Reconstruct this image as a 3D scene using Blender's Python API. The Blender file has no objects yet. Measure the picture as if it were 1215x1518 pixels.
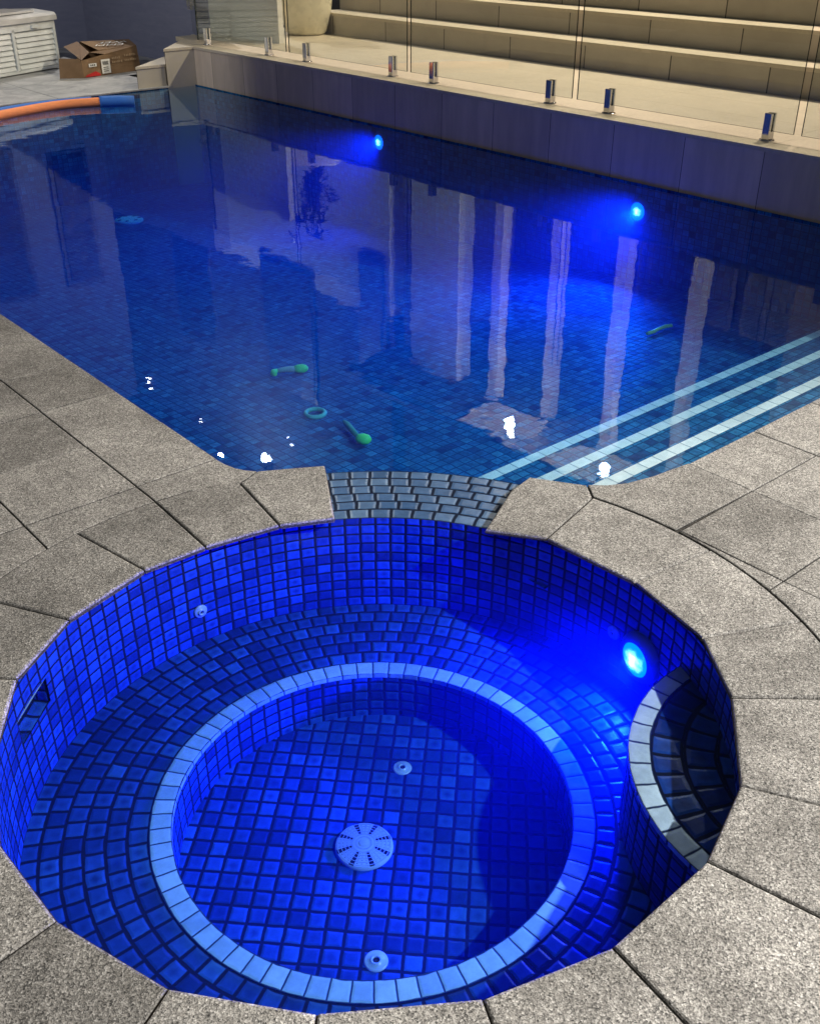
import bpy, bmesh, math, random
from math import sin, cos, pi, radians, atan2, hypot
from mathutils import Vector, Matrix
random.seed(7)
D = bpy.data
sc = bpy.context.scene
COL = sc.collection

# ------------------------------------------------------------------ key dimensions (metres)
ZW = -0.022                      # water level (deck top is z = 0)
SC = Vector((1.136, 1.473))      # spa centre
XW = 5.78                        # face of the retaining wall along the pool
ZT = 0.352                       # terrace level
PX0, PY1 = 1.485, 10.2           # left and far sides of the pool
WEIR0, WEIR1 = 22.0, 64.0        # weir arc, degrees round the spa centre

# ------------------------------------------------------------------ node helpers
class NT:
    def __init__(s, name):
        s.m = D.materials.new(name); s.m.use_nodes = True
        s.t = s.m.node_tree; s.t.nodes.clear()
        s.out = s.n('ShaderNodeOutputMaterial')
    def n(s, typ, **kw):
        nd = s.t.nodes.new(typ)
        for k, v in kw.items(): setattr(nd, k, v)
        return nd
    def l(s, a, b): s.t.links.new(a, b)
    def put(s, sock, v):
        if hasattr(v, 'links') or hasattr(v, 'is_output'): s.l(v, sock)
        else: sock.default_value = v
    def math(s, op, a, b=0.0, clamp=False):
        nd = s.n('ShaderNodeMath', operation=op, use_clamp=clamp)
        s.put(nd.inputs[0], a); s.put(nd.inputs[1], b)
        return nd.outputs[0]
    def mapr(s, v, a, b, c=0.0, d=1.0, smooth=True):
        nd = s.n('ShaderNodeMapRange', interpolation_type='SMOOTHSTEP' if smooth else 'LINEAR')
        for i, x in zip((0, 1, 2, 3, 4), (v, a, b, c, d)): s.put(nd.inputs[i], x)
        return nd.outputs[0]
    def mix(s, f, a, b, blend='MIX'):
        nd = s.n('ShaderNodeMix', data_type='RGBA', blend_type=blend)
        s.put(nd.inputs[0], f); s.put(nd.inputs[6], a); s.put(nd.inputs[7], b)
        return nd.outputs[2]
    def noise(s, vec, scale, detail=2.0, rough=0.5, dist=0.0):
        nd = s.n('ShaderNodeTexNoise')
        if vec is not None: s.l(vec, nd.inputs['Vector'])
        nd.inputs['Scale'].default_value = scale; nd.inputs['Detail'].default_value = detail
        nd.inputs['Roughness'].default_value = rough; nd.inputs['Distortion'].default_value = dist
        return nd.outputs['Fac']
    def pos(s): return s.n('ShaderNodeNewGeometry').outputs['Position']
    def obj(s): return s.n('ShaderNodeTexCoord').outputs['Object']
    def ramp(s, v, stops, interp='LINEAR'):
        nd = s.n('ShaderNodeValToRGB'); cr = nd.color_ramp; cr.interpolation = interp
        while len(cr.elements) < len(stops): cr.elements.new(0.5)
        for e, (p, c) in zip(cr.elements, stops): e.position = p; e.color = (*c, 1)
        s.put(nd.inputs[0], v); return nd.outputs[0]
    def bump(s, h, strength=0.3, dist=0.01):
        nd = s.n('ShaderNodeBump'); s.l(h, nd.inputs['Height'])
        nd.inputs['Strength'].default_value = strength; nd.inputs['Distance'].default_value = dist
        return nd.outputs[0]
    def bsdf(s, col, rough=0.5, metal=0.0, normal=None, spec=0.5, **kw):
        nd = s.n('ShaderNodeBsdfPrincipled')
        s.put(nd.inputs['Base Color'], col if hasattr(col, 'links') else (*col, 1))
        s.put(nd.inputs['Roughness'], rough); s.put(nd.inputs['Metallic'], metal)
        s.put(nd.inputs['Specular IOR Level'], spec)
        if normal is not None: s.l(normal, nd.inputs['Normal'])
        s.l(nd.outputs[0], s.out.inputs['Surface'])
        return nd

def plain(name, col, rough=0.5, metal=0.0, var=0.12, scale=9.0, bump=0.0):
    t = NT(name); p = t.obj()
    f = t.noise(p, scale, 4.0, 0.6)
    k = t.mapr(f, 0.3, 0.7, 1 - var, 1 + var)
    v = t.n('ShaderNodeVectorMath', operation='SCALE'); v.inputs[0].default_value = col; t.l(k, v.inputs[3])
    r = t.mapr(f, 0.3, 0.7, max(rough - 0.06, 0.0), min(rough + 0.08, 1))
    nrm = t.bump(t.noise(p, scale * 8, 3.0), bump, 0.004) if bump else None
    t.bsdf(v.outputs[0], r, metal, nrm)
    return t.m

def tile_mat(name, cols, grout, wob=0.05, gw=0.055, rough=0.3, centre=0.55, dark=0.12, bump=0.5, spec=.07):
    """tiles laid out by the UV map (1 UV unit = one tile): grout lines, each tile its own tone, a darker middle"""
    t = NT(name)
    uv = t.n('ShaderNodeUVMap', uv_map='UVMap').outputs[0]
    w = t.n('ShaderNodeTexNoise', noise_dimensions='2D'); t.l(uv, w.inputs['Vector'])
    w.inputs['Scale'].default_value = 0.9; w.inputs['Detail'].default_value = 2
    sub = t.n('ShaderNodeVectorMath', operation='SUBTRACT'); t.l(w.outputs['Color'], sub.inputs[0]); sub.inputs[1].default_value = (.5, .5, .5)
    scl = t.n('ShaderNodeVectorMath', operation='SCALE'); t.l(sub.outputs[0], scl.inputs[0]); scl.inputs[3].default_value = wob * 2
    add = t.n('ShaderNodeVectorMath', operation='ADD'); t.l(uv, add.inputs[0]); t.l(scl.outputs[0], add.inputs[1])
    sp = t.n('ShaderNodeSeparateXYZ'); t.l(add.outputs[0], sp.inputs[0])
    fu, fv = t.math('FRACT', sp.outputs[0]), t.math('FRACT', sp.outputs[1])
    du = t.math('MINIMUM', fu, t.math('SUBTRACT', 1.0, fu)); dv = t.math('MINIMUM', fv, t.math('SUBTRACT', 1.0, fv))
    e = t.math('MINIMUM', du, dv)
    fl = t.n('ShaderNodeVectorMath', operation='FLOOR'); t.l(add.outputs[0], fl.inputs[0])
    wn = t.n('ShaderNodeTexWhiteNoise', noise_dimensions='2D'); t.l(fl.outputs[0], wn.inputs['Vector'])
    rnd = wn.outputs['Value']
    rs = t.n('ShaderNodeSeparateColor'); t.l(wn.outputs['Color'], rs.inputs[0])
    mask = t.mapr(e, gw, gw + 0.05)
    base = t.ramp(rnd, cols)
    mid = t.mapr(t.math('MULTIPLY', t.math('MULTIPLY', du, dv), 4.0), 0.15, 0.95)
    midf = t.math('MULTIPLY', mid, t.math('MULTIPLY', rs.outputs[1], centre))
    base = t.mix(midf, base, cols[0][1] + (1,))
    p = t.pos()
    mott = t.mapr(t.noise(p, 26.0, 5.0, 0.7), 0.3, 0.75, 1 - dark * 2, 1 + dark)
    bm = t.n('ShaderNodeVectorMath', operation='SCALE'); t.l(base, bm.inputs[0]); t.l(mott, bm.inputs[3])
    gn = t.mix(t.noise(p, 60.0, 3.0), (*[c * .6 for c in grout], 1), (*[c * 1.5 for c in grout], 1))
    col = t.mix(mask, gn, bm.outputs[0])
    h = t.math('ADD', t.mapr(e, gw - .02, gw + 0.16), t.math('MULTIPLY', t.noise(p, 70.0, 3.0), 0.25))
    t.bsdf(col, t.mapr(mask, 0, 1, 0.85, rough), 0, t.bump(h, bump, 0.003), spec=spec)
    return t.m

# ------------------------------------------------------------------ materials
BLUE = [(0.0, (.006, .024, .16)), (0.35, (.010, .048, .29)), (0.75, (.014, .065, .36)), (1.0, (.020, .095, .43))]
POOLB = [(0.0, (.006, .045, .15)), (0.2, (.014, .13, .30)), (0.8, (.020, .18, .38)), (1.0, (.040, .25, .46))]
M = {}
M['spa_tile'] = tile_mat('glazed blue spa tile', BLUE, (.004, .008, .030), centre=.9, gw=.064)
M['pool_tile'] = tile_mat('glazed blue pool tile', POOLB, (.012, .05, .12), wob=0.06, gw=.04, centre=0.35, dark=0.25, rough=.5, bump=.25, spec=.03)
M['shade_tile'] = tile_mat('shaded blue step tile', [(p_, tuple(c * .62 for c in q)) for p_, q in BLUE], (.002, .004, .014), centre=.9, gw=.06)  # spa blue darkened: shade on the entry step's tread put into the colour
M['weir_tile'] = tile_mat('glazed slate blue weir tile', [(0, (.05, .12, .27)), (.5, (.085, .17, .34)), (1, (.13, .23, .40))], (.008, .014, .035), centre=0.4)
M['white_tile'] = tile_mat('white edge tile', [(0, (.60, .64, .66)), (.5, (.76, .79, .79)), (1, (.84, .86, .86))], (.22, .30, .36), gw=0.004, centre=0.1, dark=0.06, bump=0.3)

M['ring_tile'] = tile_mat('pale blue edge tile', [(0, (.16, .33, .66)), (.5, (.20, .40, .74)), (1, (.26, .47, .80))], (.012, .03, .09), gw=0.02, centre=0.1, dark=0.08, bump=0.3)

M['grey_edge'] = tile_mat('pale grey edge tile', [(0, (.28, .35, .46)), (.5, (.35, .43, .54)), (1, (.42, .50, .60))], (.012, .02, .05), gw=0.02, centre=0.1, dark=0.1, bump=0.3)

def aggregate(name, tint, k=1.0):
    t = NT(name); p = t.pos()
    v = t.n('ShaderNodeTexVoronoi', feature='F1'); t.l(p, v.inputs['Vector']); v.inputs['Scale'].default_value = 270
    sp = t.n('ShaderNodeSeparateColor'); t.l(v.outputs['Color'], sp.inputs[0])
    v2 = t.n('ShaderNodeTexVoronoi', feature='F1'); t.l(p, v2.inputs['Vector']); v2.inputs['Scale'].default_value = 520
    s2 = t.n('ShaderNodeSeparateColor'); t.l(v2.outputs['Color'], s2.inputs[0])
    c1 = t.ramp(sp.outputs[0], [(0, (.02, .02, .02)), (.16, (.05, .049, .048)), (.30, (.22, .21, .195)), (.7, (.34, .32, .29)), (.86, (.56, .53, .49)), (1, (.80, .77, .72))])
    c2 = t.ramp(s2.outputs[0], [(0, (.03, .03, .03)), (.22, (.13, .125, .12)), (.4, (.30, .285, .265)), (.75, (.38, .36, .33)), (1, (.74, .71, .66))])
    c = t.mix(0.46, c1, c2)
    big = t.noise(p, 2.6, 6.0, 0.65, 0.4)
    stain = t.mapr(big, 0.32, 0.68, 0.74 * k, 1.16 * k)
    fine = t.mapr(t.noise(p, 14.0, 4.0, 0.6), 0.3, 0.7, 0.86, 1.1)
    sc1 = t.n('ShaderNodeVectorMath', operation='SCALE'); t.l(c, sc1.inputs[0]); t.l(t.math('MULTIPLY', stain, fine), sc1.inputs[3])
    # every paver its own tone
    at = t.n('ShaderNodeAttribute', attribute_name='tone')
    sc2 = t.n('ShaderNodeVectorMath', operation='SCALE'); t.l(sc1.outputs[0], sc2.inputs[0]); t.l(at.outputs['Fac'], sc2.inputs[3])
    col = t.mix(1.0, sc2.outputs[0], (*tint, 1), 'MULTIPLY')
    h = t.math('ADD', v.outputs['Distance'], t.math('MULTIPLY', v2.outputs['Distance'], 0.5))
    t.bsdf(col, 0.82, 0, t.bump(h, 0.35, 0.004), spec=0.3)
    return t.m
M['paver'] = aggregate('exposed aggregate paver', (.98, 1.02, 1.06))
t = NT('far pavement concrete'); p = t.pos()
f = t.noise(p, 3.2, 7.0, 0.72, 0.8)
t.bsdf(t.ramp(f, [(.2, (.12, .13, .14)), (.42, (.28, .29, .30)), (.56, (.40, .405, .41)), (.8, (.56, .56, .55))]), 0.7, 0, t.bump(t.noise(p, 90, 3), .2, .004)); M['far_paver'] = t.m
M['joint'] = plain('paver joint filler', (.055, .045, .033), 0.95, scale=60)
t = NT('beige terrace tile'); p = t.pos()
sp = t.n('ShaderNodeSeparateXYZ'); t.l(p, sp.inputs[0])
f = t.noise(p, 2.0, 6.0, 0.65, 0.5)
base = t.ramp(f, [(0, (.40, .35, .27)), (.45, (.56, .50, .39)), (1, (.67, .60, .48))])
speck = t.mapr(t.noise(p, 45, 3), 0.3, 0.7, 0.93, 1.05)
v = t.n('ShaderNodeVectorMath', operation='SCALE'); t.l(base, v.inputs[0]); t.l(speck, v.inputs[3])
t.bsdf(v.outputs[0], 0.42, 0, t.bump(t.noise(p, 30, 4), .12, .004)); M['terrace'] = t.m
t = NT('beige riser tile'); p = t.pos()
f = t.noise(p, 2.6, 6.0, 0.65, 0.5)
uv = t.n('ShaderNodeUVMap', uv_map='UVMap').outputs[0]
sp = t.n('ShaderNodeSeparateXYZ'); t.l(uv, sp.inputs[0])
fr = t.math('FRACT', sp.outputs[0]); ed = t.math('MINIMUM', fr, t.math('SUBTRACT', 1.0, fr))
wn = t.n('ShaderNodeTexWhiteNoise', noise_dimensions='1D'); t.l(t.math('FLOOR', sp.outputs[0]), wn.inputs['W'])
tone = t.mapr(wn.outputs['Value'], 0, 1, .86, 1.08)
base = t.ramp(f, [(0, (.36, .33, .27)), (.5, (.47, .43, .355)), (1, (.54, .50, .42))])
v = t.n('ShaderNodeVectorMath', operation='SCALE'); t.l(base, v.inputs[0]); t.l(tone, v.inputs[3])
t.bsdf(t.mix(t.mapr(ed, 0.003, 0.009), (.03, .026, .02, 1), v.outputs[0]), 0.45, 0, t.bump(t.noise(p, 30, 4), .12, .004)); M['riser'] = t.m
t = NT('grey wall cladding tile'); p = t.pos()
f = t.noise(p, 1.8, 7.0, 0.68, 0.6)
uv = t.n('ShaderNodeUVMap', uv_map='UVMap').outputs[0]
sp = t.n('ShaderNodeSeparateXYZ'); t.l(uv, sp.inputs[0])
fr = t.math('FRACT', sp.outputs[0]); ed = t.math('MINIMUM', fr, t.math('SUBTRACT', 1.0, fr))
wn = t.n('ShaderNodeTexWhiteNoise', noise_dimensions='1D'); t.l(t.math('FLOOR', sp.outputs[0]), wn.inputs['W'])
tone = t.mapr(wn.outputs['Value'], 0, 1, .82, 1.1)
wt = t.n('ShaderNodeVectorMath', operation='MULTIPLY'); t.l(p, wt.inputs[0]); wt.inputs[1].default_value = (6, 6, .7)
streak = t.mapr(t.noise(wt.outputs[0], 2.0, 5.0, .6), .3, .7, .88, 1.06)
base = t.ramp(f, [(0, (.50, .425, .34)), (.5, (.62, .53, .43)), (1, (.70, .60, .49))])
v = t.n('ShaderNodeVectorMath', operation='SCALE'); t.l(base, v.inputs[0]); t.l(t.math('MULTIPLY', tone, streak), v.inputs[3])
t.bsdf(t.mix(t.mapr(ed, 0.002, 0.006), (.035, .03, .03, 1), v.outputs[0]), 0.55, 0, t.bump(t.noise(p, 40, 4), .15, .004)); M['cladding'] = t.m

def render_wall(name, a, b):
    t = NT(name); p = t.pos()
    st = t.n('ShaderNodeVectorMath', operation='MULTIPLY'); t.l(p, st.inputs[0]); st.inputs[1].default_value = (1.2, 1.2, 7)
    f = t.noise(st.outputs[0], 2.2, 6.0, 0.7, 0.6)
    t.bsdf(t.ramp(f, [(0.25, a), (.75, b)]), 0.85, 0, t.bump(t.noise(st.outputs[0], 9, 5), .3, .008), spec=.25)
    return t.m
M['blue_wall'] = render_wall('blue grey rendered wall', (.19, .21, .32), (.25, .27, .38))
M['white_wall'] = render_wall('white rendered wall', (.56, .54, .48), (.74, .72, .66))
M['brown_wall'] = render_wall('taupe rendered wall', (.10, .088, .075), (.14, .12, .105))
M['dark_wall'] = render_wall('charcoal rendered wall', (.018, .018, .022), (.03, .03, .034))
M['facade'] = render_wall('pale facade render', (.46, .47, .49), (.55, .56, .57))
M['facade_shade'] = render_wall('shaded facade render', (.035, .038, .045), (.055, .058, .065))  # upper storey: light fading up the facade put into a darker colour
M['panel'] = plain('cream lit soffit patch', (.70, .62, .50), .7)  # lamplight on the soffit put into a pale colour
M['column'] = render_wall('pale painted column', (.34, .31, .29), (.42, .39, .36))
M['soffit'] = plain('dark soffit lining', (.05, .045, .04), .8)
M['chrome'] = plain('polished stainless steel', (.62, .62, .64), .10, 1.0, .04)
M['hinge'] = plain('brushed steel', (.5, .5, .52), .3, 1.0)
M['pot'] = plain('cream glazed pot', (.66, .62, .47), .28, var=.05)
M['soil'] = plain('potting soil', (.03, .022, .015), .95, scale=40)
t = NT('dark green leaf'); at = t.n('ShaderNodeAttribute', attribute_name='tone')
t.bsdf(t.ramp(at.outputs['Fac'], [(0, (.012, .03, .012)), (1, (.035, .075, .03))]), .45); M['leaf'] = t.m
M['stem'] = plain('brown stem', (.08, .055, .03), .8)
M['box_white'] = plain('white storage box plastic', (.68, .72, .73), .45, var=.06)
M['box_lid'] = plain('grey white lid plastic', (.55, .56, .56), .4, var=.08)
t = NT('corrugated cardboard'); p = t.obj()
wv = t.n('ShaderNodeTexWave', wave_type='BANDS', bands_direction='X'); t.l(p, wv.inputs['Vector']); wv.inputs['Scale'].default_value = 60; wv.inputs['Distortion'].default_value = .5
f = t.noise(p, 7, 5, .6)
t.bsdf(t.ramp(f, [(.25, (.20, .125, .07)), (.75, (.30, .195, .115))]), .8, 0, t.bump(wv.outputs['Fac'], .12, .003), spec=.2); M['card'] = t.m
M['card_in'] = plain('cardboard inner side', (.20, .13, .085), .85)
M['chalk'] = plain('white marker writing', (.72, .70, .66), .8)
M['print'] = plain('faded brown print', (.42, .30, .19), .8)
M['label_w'] = plain('white paper label', (.78, .77, .74), .6, var=.04)
M['ink'] = plain('black print', (.03, .03, .03), .6)
M['red_tape'] = plain('red packing tape', (.50, .02, .02), .4)
M['orange'] = plain('orange foam', (.78, .26, .09), .75, var=.07, bump=.3)
M['blue_foam'] = plain('blue foam', (.02, .13, .48), .7, var=.08, bump=.3)
M['toy_green'] = plain('green toy rubber', (.14, .92, .14), .45)
M['toy_grey'] = plain('grey toy rubber', (.42, .46, .38), .5)
M['toy_teal'] = plain('pale teal toy rubber', (.10, .50, .36), .45)
M['toy_lime'] = plain('lime toy rubber', (.85, 1.0, .10), .5)
M['toy_dark'] = plain('dark green toy rubber', (.04, .28, .16), .5)
M['fitting'] = plain('pale plastic pool fitting', (.24, .38, .56), .35, var=.06)
M['fit_dark'] = plain('dark fitting hole', (.002, .003, .006), .8)
M['lamp_ring'] = plain('blue tinted lamp housing', (.10, .16, .38), .3)
M['ground'] = plain('bare earth', (.09, .075, .055), .95, scale=1.5)
M['roof'] = plain('dark roof sheet', (.05, .05, .055), .6)
M['dark_glass'] = plain('dark window glass', (.010, .014, .03), .55, var=.02)
M['frame'] = plain('charcoal window frame', (.05, .05, .055), .5)

def emit(name, core, rim, s_core, s_rim, radius):
    t = NT(name); o = t.obj()
    ln = t.n('ShaderNodeVectorMath', operation='LENGTH'); t.l(o, ln.inputs[0])
    w = t.math('ADD', t.math('DIVIDE', ln.outputs['Value'], radius), t.math('MULTIPLY', t.math('SUBTRACT', t.noise(o, 40, 3), .5), .5))
    f = t.mapr(w, .15, .95)
    e = t.n('ShaderNodeEmission'); t.l(t.mix(f, (*core, 1), (*rim, 1)), e.inputs[0]); t.l(t.mapr(f, 0, 1, s_core, s_rim, False), e.inputs[1])
    t.l(e.outputs[0], t.out.inputs['Surface']); return t.m
M['lens_blue'] = emit('lit blue lens', (.35, .85, 1), (.0, .12, 1), 30.0, 3.5, .055)
M['lens_warm'] = emit('lit warm globe', (1, .85, .62), (1, .80, .55), 28, 20, .1)
M['lens_cool'] = emit('lit cool globe', (1, .97, .92), (1, .95, .9), 60, 40, .1)
M['lens_spot'] = emit('lit small spot', (1, .93, .85), (1, .9, .8), 30, 20, .05)

def clear_surface(name, f0, tint, rough, bump=None, volume=None, refl=(1, 1, 1)):
    """clear sheet: light passes straight through, reflections grow towards grazing (Schlick)"""
    t = NT(name)
    g = t.n('ShaderNodeNewGeometry')
    dot = t.n('ShaderNodeVectorMath', operation='DOT_PRODUCT'); t.l(g.outputs['Incoming'], dot.inputs[0])
    nrm = None
    if bump:
        p = g.outputs['Position']
        h = None
        for (scl, amp, sx, sy) in bump:
            m = t.n('ShaderNodeVectorMath', operation='MULTIPLY'); t.l(p, m.inputs[0]); m.inputs[1].default_value = (sx, sy, 1)
            a = t.math('MULTIPLY', t.noise(m.outputs[0], scl, 2.0, .5, .3), amp)
            h = a if h is None else t.math('ADD', h, a)
        nrm = t.bump(h, 1.0, 1.0)
    t.l(g.outputs['True Normal'], dot.inputs[1])
    c = t.math('ABSOLUTE', dot.outputs['Value'])
    k = t.math('POWER', t.math('SUBTRACT', 1.0, c, True), 5.0)
    fr = t.math('ADD', f0, t.math('MULTIPLY', k, 1 - f0), True)
    tr = t.n('ShaderNodeBsdfTransparent'); tr.inputs[0].default_value = (*tint, 1)
    gl = t.n('ShaderNodeBsdfGlossy'); gl.inputs['Roughness'].default_value = rough; gl.inputs['Color'].default_value = (*refl, 1)
    if nrm is not None: t.l(nrm, gl.inputs['Normal'])
    mx = t.n('ShaderNodeMixShader'); t.l(fr, mx.inputs[0]); t.l(tr.outputs[0], mx.inputs[1]); t.l(gl.outputs[0], mx.inputs[2])
    t.l(mx.outputs[0], t.out.inputs['Surface'])
    if volume:
        s_col, s_den, a_col, a_den, aniso = volume
        vs = t.n('ShaderNodeVolumeScatter'); vs.inputs['Color'].default_value = (*s_col, 1); vs.inputs['Density'].default_value = s_den; vs.inputs['Anisotropy'].default_value = aniso
        va = t.n('ShaderNodeVolumeAbsorption'); va.inputs['Color'].default_value = (*a_col, 1); va.inputs['Density'].default_value = a_den
        ad = t.n('ShaderNodeAddShader'); t.l(vs.outputs[0], ad.inputs[0]); t.l(va.outputs[0], ad.inputs[1])
        t.l(ad.outputs[0], t.out.inputs['Volume'])
    return t.m
M['water'] = clear_surface('pool water', .022, (.96, .985, 1), 0.0,
    bump=[(1.6, .0019, 1, 1), (8.0, .00036, 1, 1)], volume=((.02, .12, 1), .10, (.03, .66, 1), .85, .4), refl=(.58, .72, .88))
M['glass'] = clear_surface('clear glass pane', .05, (.925, .945, .925), 0.0)
M['glass_edge'] = plain('dark green glass edge', (.012, .022, .02), .15)

# ------------------------------------------------------------------ mesh builder
class MB:
    def __init__(s): s.v = []; s.f = []; s.m = []; s.uv = []; s.tone = []; s.sm = []
    def face(s, pts, mat=0, uv=None, tone=1.0, smooth=False):
        b = len(s.v); s.v += [tuple(p) for p in pts]; s.f.append(list(range(b, b + len(pts)))); s.m.append(mat)
        s.uv.append(uv or [(0, 0)] * len(pts)); s.tone.append(tone); s.sm.append(smooth)
    def box(s, x0, x1, y0, y1, z0, z1, mat=0, uvk=0.0):
        P = lambda x, y, z: (x, y, z)
        def q(a, uv): s.face(a, mat, uv)
        k = uvk or 1.0
        for X in (x0, x1):
            a = [P(X, y0, z0), P(X, y1, z0), P(X, y1, z1), P(X, y0, z1)]; uv = [(y0 / k, z0), (y1 / k, z0), (y1 / k, z1), (y0 / k, z1)]
            if X == x0: a.reverse(); uv.reverse()
            q(a, uv)
        for Y in (y0, y1):
            a = [P(x0, Y, z0), P(x1, Y, z0), P(x1, Y, z1), P(x0, Y, z1)]; uv = [(x0 / k, z0), (x1 / k, z0), (x1 / k, z1), (x0 / k, z1)]
            if Y == y1: a.reverse(); uv.reverse()
            q(a, uv)
        q([P(x0, y0, z1), P(x1, y0, z1), P(x1, y1, z1), P(x0, y1, z1)], [(x0, y0), (x1, y0), (x1, y1), (x0, y1)])
        q([P(x0, y1, z0), P(x1, y1, z0), P(x1, y0, z0), P(x0, y0, z0)], [(x0, y1), (x1, y1), (x1, y0), (x0, y0)])
    def prism(s, poly, z0, z1, mat=0, cap=True, uvk=1.0):
        if area(poly) < 0: poly = poly[::-1]
        n = len(poly); u = 0
        for i in range(n):
            a, b = poly[i], poly[(i + 1) % n]; L = hypot(b[0] - a[0], b[1] - a[1]) / uvk
            s.face([(*a, z0), (*b, z0), (*b, z1), (*a, z1)], mat, [(u, z0), (u + L, z0), (u + L, z1), (u, z1)]); u += L
        if cap:
            s.face([(*p, z1) for p in poly], mat, [tuple(p) for p in poly]); s.face([(*p, z0) for p in poly[::-1]], mat)
    def lathe(s, prof, seg=32, mat=0, c=(0, 0, 0), smooth=True, close=False):
        """prof: list of (r, z) bottom to top, outward faces when going up"""
        for i in range(len(prof) - 1):
            (r0, z0), (r1, z1) = prof[i], prof[i + 1]
            for k in range(seg):
                a, b = 2 * pi * k / seg, 2 * pi * (k + 1) / seg
                pts = [(c[0] + r0 * cos(a), c[1] + r0 * sin(a), c[2] + z0), (c[0] + r0 * cos(b), c[1] + r0 * sin(b), c[2] + z0),
                       (c[0] + r1 * cos(b), c[1] + r1 * sin(b), c[2] + z1), (c[0] + r1 * cos(a), c[1] + r1 * sin(a), c[2] + z1)]
                if r0 < 1e-6: pts = pts[1:] if False else [pts[0], pts[2], pts[3]]
                elif r1 < 1e-6: pts = [pts[0], pts[1], pts[2]]
                s.face(pts, mat, smooth=smooth)
    def tube(s, pts, rad, seg=10, mat=0, caps=True):
        pts = [Vector(p) for p in pts]; n = len(pts)
        if not hasattr(rad, '__len__'): rad = [rad] * n
        rings = []; up = Vector((0, 0, 1))
        for i in range(n):
            d = (pts[min(i + 1, n - 1)] - pts[max(i - 1, 0)]).normalized()
            if abs(d.dot(up)) > .98: up = Vector((1, 0, 0))
            x = d.cross(up).normalized(); y = x.cross(d)
            rings.append([pts[i] + (x * cos(2 * pi * k / seg) + y * sin(2 * pi * k / seg)) * rad[i] for k in range(seg)])
        for i in range(n - 1):
            for k in range(seg):
                s.face([rings[i][k], rings[i + 1][k], rings[i + 1][(k + 1) % seg], rings[i][(k + 1) % seg]], mat, smooth=True)
        if caps: s.face(rings[0], mat); s.face(rings[-1][::-1], mat)
    def build(s, name, mats, parent=None, loc=None, merge=True):
        me = D.meshes.new(name); me.from_pydata(s.v, [], s.f)
        for m in (mats if isinstance(mats, (list, tuple)) else [mats]): me.materials.append(M[m])
        me.polygons.foreach_set('material_index', s.m); me.polygons.foreach_set('use_smooth', s.sm)
        ul = me.uv_layers.new(name='UVMap'); ul.data.foreach_set('uv', [c for f in s.uv for q in f for c in q])
        a = me.attributes.new('tone', 'FLOAT', 'FACE'); a.data.foreach_set('value', s.tone)
        if merge:
            bm = bmesh.new(); bm.from_mesh(me); bmesh.ops.remove_doubles(bm, verts=bm.verts, dist=1e-5); bm.to_mesh(me); bm.free()
        me.update()
        o = D.objects.new(name, me); COL.objects.link(o)
        if parent: o.parent = parent
        if loc: o.location = loc
        return o

def area(p): return sum(p[i][0] * p[(i + 1) % len(p)][1] - p[(i + 1) % len(p)][0] * p[i][1] for i in range(len(p))) / 2
def inset(poly, d):
    n = len(poly); out = []
    for i in range(n):
        p0, p1, p2 = Vector(poly[i - 1]), Vector(poly[i]), Vector(poly[(i + 1) % n])
        a, b = (p1 - p0).normalized(), (p2 - p1).normalized()
        na, nb = Vector((-a.y, a.x)), Vector((-b.y, b.x))
        m = (na + nb); m = m / max(m.length_squared / 2, .35)
        out.append(tuple(p1 + m * d))
    return out
def tag(o, label=None, cat=None, group=None, kind=None):
    for k, v in (('label', label), ('category', cat), ('group', group), ('kind', kind)):
        if v: o[k] = v
    return o
def thing(name, loc, label, cat, group=None, rz=0):
    o = D.objects.new(name, None); COL.objects.link(o); o.location = loc; o.rotation_euler.z = rz; o.empty_display_size = .1
    return tag(o, label, cat, group)
def polar(c, r, a): return (c[0] + r * cos(a), c[1] + r * sin(a))

# ------------------------------------------------------------------ deck
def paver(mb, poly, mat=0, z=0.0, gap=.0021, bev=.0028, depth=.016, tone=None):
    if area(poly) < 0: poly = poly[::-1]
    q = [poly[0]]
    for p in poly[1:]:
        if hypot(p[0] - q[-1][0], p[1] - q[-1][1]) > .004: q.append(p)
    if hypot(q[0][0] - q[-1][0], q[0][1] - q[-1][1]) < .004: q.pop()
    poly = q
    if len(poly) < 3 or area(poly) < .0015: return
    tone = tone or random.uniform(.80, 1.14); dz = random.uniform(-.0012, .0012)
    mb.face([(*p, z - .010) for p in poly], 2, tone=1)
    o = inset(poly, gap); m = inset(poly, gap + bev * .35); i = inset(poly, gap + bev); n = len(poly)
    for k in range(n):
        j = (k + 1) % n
        mb.face([(*o[k], z - depth), (*o[j], z - depth), (*o[j], z - bev + dz), (*o[k], z - bev + dz)], mat, tone=tone * .3)  # sides darkened: shade put into the tone to hold back blue pool light
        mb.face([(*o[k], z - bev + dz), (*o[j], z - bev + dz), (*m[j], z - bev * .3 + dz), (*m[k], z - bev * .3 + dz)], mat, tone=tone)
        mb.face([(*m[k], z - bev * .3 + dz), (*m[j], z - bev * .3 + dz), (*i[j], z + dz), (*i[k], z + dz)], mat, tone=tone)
    mb.face([(*p, z + dz) for p in i], mat, tone=tone)

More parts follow.
